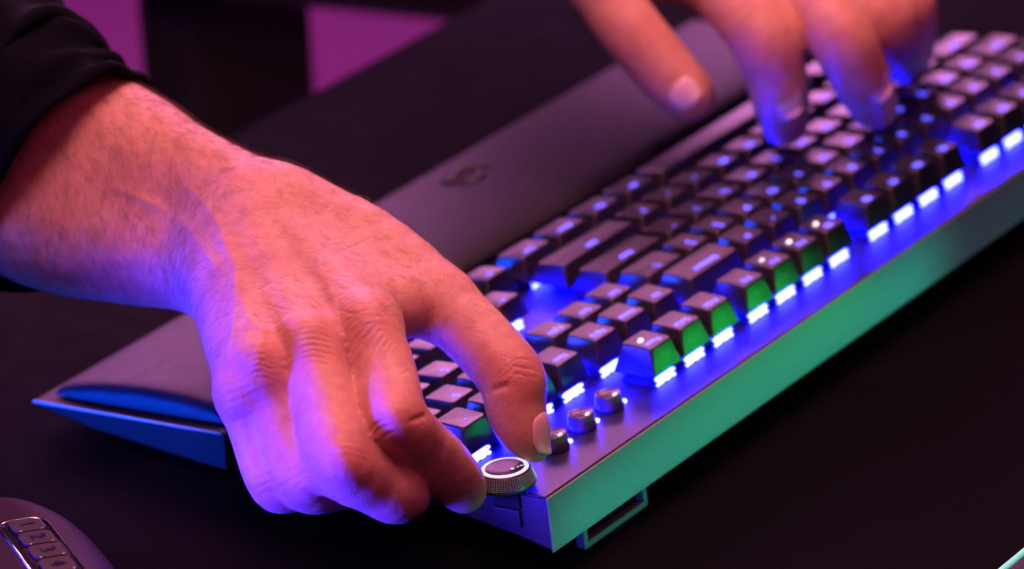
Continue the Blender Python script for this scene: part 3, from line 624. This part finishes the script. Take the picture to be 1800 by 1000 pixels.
GROOVES = [(-0.7, 1.2, [(433.6,0.9,63.5),(432.6,6.1,66.3),(431.3,8.9,67.1)]),
 (-0.4, 1.0, [(478.6,8.9,76.0),(484.7,9.8,77.6),(490.7,9.6,78.5)]),
 (-0.4, 0.6, [(496.4,-0.6,73.0),(496.2,2.5,77.0),(494.6,7.0,79.1)]),
 (-0.35, 0.55, [(496.0,-2.5,74.4),(496.0,1.5,78.7),(494.3,6.4,80.6)]),
 (-0.3, 0.5, [(495.5,1.6,71.5),(495.9,5.4,75.5),(494.1,8.3,76.7)]),
 (-0.4, 0.6, [(515.7,-9.5,68.3),(515.5,-4.6,72.9),(511.6,0.9,73.7)]),
 (-0.3, 0.5, [(515.5,-8.5,71.3),(514.1,-4.2,74.7),(510.3,-0.0,74.9)]),
 (-0.3, 0.5, [(514.4,-19.7,59.9),(513.4,-17.3,62.8),(514.7,-12.3,65.4)]),
 (-0.25, 0.5, [(425.8,6.7,74.1),(423.0,9.3,73.1),(418.6,11.5,70.1)]),
 (-0.25, 0.5, [(428.6,5.7,72.5),(425.9,10.1,71.5),(420.7,13.4,68.3)]),
 (-0.2, 0.45, [(430.0,6.6,70.5),(427.1,11.3,69.4),(421.4,14.5,66.0)]),
 (-0.26, 0.5, [(475.2,-28.4,89.9),(470.2,-27.7,93.9),(465.2,-24.0,98.6)]),
 (-0.26, 0.5, [(474.0,-27.6,87.7),(470.9,-25.3,92.8),(465.5,-22.1,97.4)]),
 (-0.26, 0.5, [(474.4,-25.4,86.5),(471.7,-22.8,91.9),(465.6,-20.4,96.2)]),
 (-0.26, 0.5, [(476.2,-22.2,86.1),(472.7,-20.2,91.0),(465.7,-18.7,94.9)]),
 (-0.26, 0.5, [(478.7,-18.4,86.2),(474.0,-17.3,90.4),(466.0,-16.9,93.8)]),
 (-0.26, 0.5, [(481.2,-14.6,86.2),(475.6,-14.3,89.8),(466.2,-15.1,92.6)]),
 (-0.26, 0.5, [(483.6,-10.8,86.3),(477.1,-11.3,89.3),(466.5,-13.3,91.4)]),
 (-0.24, 0.5, [(485.6,-40.8,99.2),(481.8,-37.0,100.2),(474.6,-33.7,96.4)]),
 (-0.24, 0.5, [(487.1,-39.1,98.1),(483.3,-35.3,99.1),(476.6,-32.0,95.5)]),
 (-0.24, 0.5, [(488.1,-37.8,96.7),(484.5,-34.1,97.8),(478.2,-30.6,94.4)]),
 (-0.24, 0.5, [(489.0,-36.6,95.3),(485.4,-33.0,96.3),(480.0,-29.1,93.3)]),
 (-0.24, 0.5, [(489.9,-35.4,93.8),(486.5,-31.8,95.0),(481.7,-27.6,92.3)]),
 (-0.24, 0.5, [(490.8,-34.3,92.4),(487.5,-30.7,93.6),(483.2,-26.3,91.1)]),
 (-0.24, 0.5, [(491.6,-33.2,90.9),(488.6,-29.5,92.2),(485.0,-24.8,90.1)]),
 (-0.24, 0.5, [(492.7,-31.9,89.6),(489.9,-28.1,91.0),(486.9,-23.2,89.3)]),
 (-0.22, 0.5, [(502.0,-47.4,95.1),(499.4,-44.6,96.0),(496.0,-40.8,93.4)]),
 (-0.22, 0.5, [(503.1,-46.2,93.8),(500.7,-43.2,94.7),(496.8,-39.8,91.9)]),
 (-0.22, 0.5, [(503.9,-45.2,92.3),(501.5,-42.2,93.2),(497.5,-38.9,90.3)]),
 (-0.22, 0.5, [(504.4,-44.4,90.6),(502.1,-41.4,91.6),(498.1,-38.1,88.7)]),
 (-0.22, 0.5, [(505.0,-43.7,88.9),(502.6,-40.7,89.9),(498.4,-37.5,86.9)]),
 (-0.22, 0.5, [(505.5,-42.9,87.2),(503.0,-40.0,88.1),(498.7,-37.0,85.0)]),
 (-0.2, 0.5, [(505.7,-54.1,87.3),(505.6,-50.4,88.8),(505.8,-45.5,88.4)]),
 (-0.2, 0.5, [(507.5,-52.7,86.5),(506.7,-49.6,87.6),(506.4,-45.1,86.9)]),
 (-0.2, 0.5, [(508.7,-51.8,85.4),(507.8,-48.8,86.4),(507.0,-44.8,85.3)]),
 (-0.2, 0.5, [(509.5,-51.3,84.0),(508.7,-48.3,85.0),(507.4,-44.6,83.6)]),
 (-0.2, 0.5, [(510.1,-51.0,82.4),(509.2,-48.0,83.4),(507.7,-44.5,81.9)]),
 (-0.14, 0.5, [(465.3,-62.5,101.4),(462.1,-59.5,101.6),(456.1,-58.8,100.6)]),
 (-0.14, 0.5, [(446.7,-85.9,106.4),(445.5,-82.8,106.4),(444.7,-79.3,105.9)]),
 (-0.14, 0.5, [(432.7,-41.1,97.3),(430.1,-38.2,96.0),(426.4,-36.2,94.5)]),
 (-0.14, 0.5, [(467.1,-66.2,100.5),(468.0,-60.3,100.9),(467.0,-55.9,101.0)]),
 (-0.14, 0.5, [(430.3,-62.9,103.5),(426.1,-60.6,102.2),(423.0,-57.5,100.8)]),
 (-0.14, 0.5, [(480.0,-64.4,97.7),(478.0,-59.9,97.9),(475.0,-56.2,98.8)]),
 (-0.14, 0.5, [(467.0,-33.5,97.6),(465.8,-28.1,99.5),(462.4,-24.5,99.8)]),
 (-0.14, 0.5, [(460.2,-22.4,98.4),(453.8,-24.1,97.2),(447.0,-26.1,94.8)]),
 (-0.14, 0.5, [(433.2,-41.8,97.6),(429.8,-40.3,96.6),(426.1,-38.8,95.5)]),
 (-0.14, 0.5, [(451.2,-64.4,102.0),(449.7,-60.1,101.9),(447.7,-56.1,102.8)]),
 (-0.14, 0.5, [(465.0,-37.8,97.7),(466.6,-29.4,98.9),(464.9,-23.8,98.6)]),
 (-0.14, 0.5, [(474.4,-61.3,98.5),(475.7,-53.7,99.1),(478.0,-45.2,100.5)]),
 (-0.14, 0.5, [(434.8,-56.7,102.5),(430.9,-54.4,101.0),(428.1,-51.3,99.5)]),
 (-0.14, 0.5, [(476.1,-62.6,98.4),(476.6,-59.1,98.0),(476.3,-56.1,98.3)]),
 (-0.14, 0.5, [(445.4,-67.8,103.7),(442.7,-63.7,104.4),(436.4,-62.5,104.2)]),
 (-0.14, 0.5, [(472.3,-69.0,99.3),(467.3,-67.4,100.3),(463.8,-64.5,101.7)]),
 (-0.14, 0.5, [(466.6,-24.8,98.1),(461.6,-21.5,97.7),(451.2,-22.5,93.6)]),
 (-0.14, 0.5, [(469.3,-67.3,99.8),(466.6,-65.9,100.7),(464.4,-64.2,101.5)]),
 (-0.14, 0.5, [(443.0,-57.4,103.7),(433.6,-58.6,102.7),(424.9,-59.3,101.6)]),
 (-0.14, 0.5, [(460.5,-22.3,98.4),(453.0,-23.4,96.0),(437.4,-30.7,89.0)]),
 (-0.14, 0.5, [(455.7,-45.5,100.7),(455.8,-39.7,101.5),(451.2,-37.7,101.2)]),
 (-0.14, 0.5, [(450.6,-56.0,101.7),(449.8,-52.6,102.2),(449.4,-48.9,102.3)]),
 (-0.14, 0.5, [(435.3,-38.3,96.6),(432.5,-37.6,95.9),(430.1,-36.4,95.2)]),
 (-0.14, 0.5, [(433.8,-65.9,104.9),(428.1,-64.6,103.8),(424.5,-61.7,102.4)]),
 (-0.14, 0.5, [(450.5,-49.2,102.1),(449.5,-45.5,102.0),(445.7,-44.0,101.0)]),
 (-0.14, 0.5, [(429.1,-59.5,102.3),(422.7,-59.2,101.3),(415.2,-59.5,101.4)]),
 (-0.14, 0.45, [(504.4,-30.7,73.6),(503.7,-29.5,73.5),(503.2,-28.1,73.5)]),
 (-0.14, 0.45, [(502.2,-19.3,82.8),(501.9,-17.6,83.0),(501.4,-16.0,83.0)]),
 (-0.14, 0.45, [(511.1,-45.4,63.9),(511.5,-42.5,63.9),(511.5,-40.0,63.7)]),
 (-0.14, 0.45, [(500.3,-20.6,84.1),(500.2,-18.9,84.1),(499.9,-17.3,83.9)]),
 (-0.14, 0.45, [(504.8,-11.9,80.8),(503.2,-10.7,81.1),(501.3,-9.8,81.3)]),
 (-0.14, 0.45, [(503.7,-31.8,74.7),(502.6,-29.5,74.1),(505.8,-23.7,76.2)]),
 (-0.14, 0.45, [(487.8,-5.2,84.9),(488.2,-2.8,85.0),(488.4,-0.5,85.1)]),
 (-0.14, 0.45, [(494.4,-17.2,85.4),(493.7,-15.9,84.8),(492.8,-14.7,84.1)]),
 (-0.14, 0.45, [(425.1,-12.1,79.7),(424.9,-9.7,79.6),(424.5,-7.4,79.4)]),
 (-0.14, 0.45, [(423.8,-10.6,80.7),(422.4,-8.7,81.1),(420.7,-7.0,81.2)]),
 (-0.14, 0.45, [(508.8,-31.0,70.0),(507.9,-29.2,70.4),(506.6,-27.7,70.6)]),
 (-0.14, 0.45, [(479.3,-2.7,87.4),(475.7,-2.4,87.1),(470.8,-3.2,85.9)]),
 (-0.14, 0.45, [(421.7,-1.6,78.8),(420.7,0.6,78.0),(419.6,2.8,77.0)]),
 (-0.14, 0.45, [(502.6,-24.6,80.8),(503.4,-21.1,81.5),(503.7,-18.1,81.8)]),
 (-0.14, 0.45, [(510.0,-29.3,68.4),(509.6,-26.8,68.0),(508.9,-24.4,67.6)]),
 (-0.14, 0.45, [(507.5,-37.8,72.9),(506.6,-35.7,74.0),(505.2,-33.9,74.8)]),
 (-0.14, 0.45, [(427.5,1.9,74.9),(427.1,3.9,74.5),(426.6,6.0,74.0)]),
 (-0.14, 0.45, [(480.3,-8.0,88.2),(479.7,-6.6,88.3),(478.9,-5.3,88.2)]),
 (-0.14, 0.45, [(483.8,-5.3,86.8),(483.9,-2.9,86.6),(483.6,-0.6,86.3)]),
 (-0.14, 0.45, [(510.8,-36.0,65.1),(511.3,-32.6,66.1),(511.2,-29.6,66.7)]),
 (-0.14, 0.45, [(482.1,-9.9,87.4),(481.6,-7.3,87.8),(480.7,-5.1,87.9)]),
 (-0.14, 0.45, [(501.0,-21.0,83.6),(501.1,-19.4,83.6),(501.0,-17.8,83.5)])]


person = empty('person', FOREARM[0]); tag(person, 'person in dark navy top turning the dial and typing with the other hand', 'person')
person.location = (FOREARM[0][0] * MM, FOREARM[0][1] * MM, 0)
PL = person.location / MM
def pput(name, me): 
    return put(name, me, person, -PL)
meR = build_hand(RIGHT, 1.6, 2); detail_right(meR); finish(meR)
armR = pput('arm', meR); armR['label'] = 'right arm in sharp focus with thumb and forefinger on the dial'
meL = build_hand(LEFT, 2.2, 1)
V, Nn = verts(meL); at = meL.attributes.new('flush', 'FLOAT', 'POINT'); fl = np.zeros(len(V))
for k in ('index', 'middle', 'ring', 'pinky', 'thumb'):
    c = LEFT[k][0]; fl += .6 * np.exp(-(np.linalg.norm(V - np.array(c[-1][:3]), axis=1) / 13) ** 2) + .4 * np.exp(-(np.linalg.norm(V - np.array(c[2][:3]), axis=1) / 12) ** 2)
at.data.foreach_set('value', np.clip(fl, 0, 1).astype(np.float32)); finish(meL)
armL = pput('arm', meL); armL['label'] = 'left arm out of focus with fingers on the keys'

# nails follow the finger under them
def nail(arm, me, c, nrm, axis, wd, ln, lift=.45, hug=False):
    bv = BVHTree.FromPolygons([v.co / MM for v in me.vertices], [p.vertices for p in me.polygons])
    c = Vector(c); nrm = Vector(nrm).normalized(); axis = Vector(axis); axis = (axis - nrm * axis.dot(nrm)).normalized(); lat = nrm.cross(axis)
    NU, NV = 13, 15; G = []; last = None
    for j in range(NV):
        v = -1 + 2 * j / (NV - 1); row = []
        for i in range(NU):
            u = -1 + 2 * i / (NU - 1)
            ww = wd / 2 * (1 - .30 * max(0, v) ** 2 - .18 * max(0, -v) ** 3) * (1 if v < .999 else .9)
            vv = v * ln / 2 - (.0 if v < 0 else .0) + (ln * .10 * (u * u) * (1 if v < 0 else -.8) * abs(v))
            p = c + lat * (u * ww) + axis * vv
            hit = bv.ray_cast(p + nrm * 25, -nrm, 40)
            if hit[0] is not None and 0 < (hit[0] - c).dot(nrm) < 14: d = (hit[0] - c).dot(nrm)
            else: d = None
            row.append((p, d))
        G.append(row)
    # a smooth sheet over the hits: fit fills the misses, blurring takes out the skin relief
    A = []; y = []
    for j in range(NV):
        for i in range(NU):
            if G[j][i][1] is None: continue
            u = -1 + 2 * i / (NU - 1); v = -1 + 2 * j / (NV - 1)
            A.append((1, u, v, u * u, u * v, v * v)); y.append(G[j][i][1])
    if len(y) < 12: print('nail missed', len(y)); return
    s_ = np.linalg.lstsq(np.array(A), np.array(y), rcond=None)[0]
    Z = np.zeros((NV, NU))
    for j in range(NV):
        for i in range(NU):
            u = -1 + 2 * i / (NU - 1); v = -1 + 2 * j / (NV - 1); h = G[j][i][1]
            Z[j, i] = h if h is not None else float(np.dot(s_, (1, u, v, u * u, u * v, v * v)))
    uu = np.linspace(-1, 1, NU); vv = np.linspace(-1, 1, NV); mid = np.abs(uu) < .75
    cen = []; cur = []                     # each row a parabola across the nail, its numbers smoothed along the nail
    for j in range(NV):
        c2 = np.polyfit(uu[mid], Z[j][mid], 2); cen.append(c2[2]); cur.append(c2)
    cur = np.array(cur); keep = vv < .45
    co = [np.polyval(np.polyfit(vv[keep], cur[keep, q], 1 if q < 2 else 2), np.minimum(vv, .6)) for q in range(3)]
    sl = (co[2][10] - co[2][7]) / 3
    for j in range(NV):
        Z[j] = co[0][j] * uu ** 2 + co[1][j] * uu + co[2][j]
    vs = []; fs = []
    for j in range(NV):
        for i in range(NU):
            u = -1 + 2 * i / (NU - 1); v = -1 + 2 * j / (NV - 1)
            edge = max(abs(u) if v < .55 else abs(u) * .6, -v) ** 6
            vs.append(tuple(G[j][i][0] + nrm * (Z[j, i] + lift * (1 - 1.9 * edge)) - PL))
    for j in range(NV - 1):
        for i in range(NU - 1): fs.append((j * NU + i, j * NU + i + 1, (j + 1) * NU + i + 1, (j + 1) * NU + i))
    o = put('fingernail', mesh('fingernail', vs, fs, M_nail, True), arm, PL)
    so = o.modifiers.new('thick', 'SOLIDIFY'); so.thickness = .0004; so.offset = 0
    return o
nail(armR, meR, THUMB_NAIL[0], THUMB_NAIL_N, THUMB_NAIL_A, 11.6, 15)
nl = [np.array(VT) * .95 + np.array(VR) * .1 + np.array(VU) * .25] * 4
for p, nv, k in zip(NAILS_L, nl, ('thumb', 'index', 'middle', 'pinky')):
    c = LEFT[k][0]; ax = np.array(c[-1][:3]) - np.array(c[-2][:3])
    nail(armL, meL, p, nv, ax, 11 if k != 'thumb' else 12.5, 11)

# fine hairs on the forearm and the back of the right hand
def hairs():
    V, Nn = verts(meR); A = np.array(FOREARM[0]); W_ = np.array(FOREARM[1]); K = np.array(FOREARM[2])
    ax = (W_ - A) / np.linalg.norm(W_ - A); ax2 = (K - W_) / np.linalg.norm(K - W_)
    t = (V - A) @ ax; onarm = (t > -30) & (t < np.linalg.norm(W_ - A) + 8)
    t2 = (V - W_) @ ax2; onhand = (t2 > -5) & (t2 < np.linalg.norm(K - W_) * .98)
    face = (Nn @ (VT * .8 + VU * .6)) > .05
    cand = np.where((onarm | onhand) & face)[0]; wts = np.where(onarm[cand], 1., .55)
    pick = RNG.choice(cand, 4600, replace=False, p=wts / wts.sum())
    vs = []; fs = []
    down = -VU * .9 + VR * .45
    for i in pick:
        p = V[i]; n_ = Nn[i]; d = (down if onarm[i] else (-VU * .35 + VR * .2 - VR * .6)) + RNG.normal(size=3) * .28; d -= n_ * (d @ n_); d /= np.linalg.norm(d) + 1e-6
        ln = RNG.uniform(4, 10) if onarm[i] else RNG.uniform(2.5, 6)
        side = np.cross(n_, d); curl = RNG.normal() * .25; base = len(vs); rad = RNG.uniform(.03, .055)
        for j in range(4):
            s_ = j / 3; c = p + n_ * (.1 + 1.1 * math.sin(s_ * 2.4)) + d * ln * s_ + side * curl * ln * s_ * s_
            r_ = rad * (1 - .8 * s_)
            for a in (0, 2.094, 4.189): vs.append(c + (side * math.cos(a) + n_ * math.sin(a)) * r_)
        for j in range(3):
            for a in range(3):
                q = base + j * 3; fs.append((q + a, q + (a + 1) % 3, q + 3 + (a + 1) % 3, q + 3 + a))
    return [tuple(v - np.array(PL)) for v in vs], fs
hv, hf = hairs()
tag(put('arm_hair', mesh('arm_hair', hv, hf, M_hair), armR, PL), kind='stuff')

# sleeve: knitted tube pushed up the forearm, with a rolled hem
def sleeve(path):
    C_ = catmull([tuple(p) + (0,) for p in path], 8); C_ = [Vector(c[:3]) for c in C_]; n = 64; rings = []; N_ = len(C_)
    for i, c in enumerate(C_):
        t = (C_[min(i + 1, N_ - 1)] - C_[max(i - 1, 0)]).normalized(); u = t.cross(Vector((0, 0, 1))).normalized(); v = u.cross(t)
        s_ = i / (N_ - 1); r0 = 70 - 25 * s_
        r0 += 2.6 * math.sin(s_ * 46) * (.3 + .7 * s_) + (2.0 if i > N_ - 5 else 0)
        rings.append([c + (u * math.cos(a) * .92 + v * math.sin(a) + t * (.30 * s_ * math.sin(a))) * (r0 + 2.2 * math.sin(3 * a + 5 * s_) + 1.4 * math.sin(7 * a - 17 * s_)) for a in [2 * math.pi * k / n for k in range(n)]])
    t = (C_[-1] - C_[-2]).normalized(); last = rings[-1]; cc = C_[-1]
    for dr, da in ((-.8, 2.0), (-2.6, 2.6), (-4.2, 1.2), (-4.6, -4)): rings.append([p + (p - cc).normalized() * dr + t * da for p in last])
    b = MB(); b.loft(rings, False); b.v = [tuple(Vector(v) - PL) for v in b.v]
    o = put('sleeve', b.mesh('sleeve', M_cloth, True), person); o.data.materials[0] = M_cloth
    return o
sleeve(SLEEVE)
sleeve(SLEEVE_L[::-1])
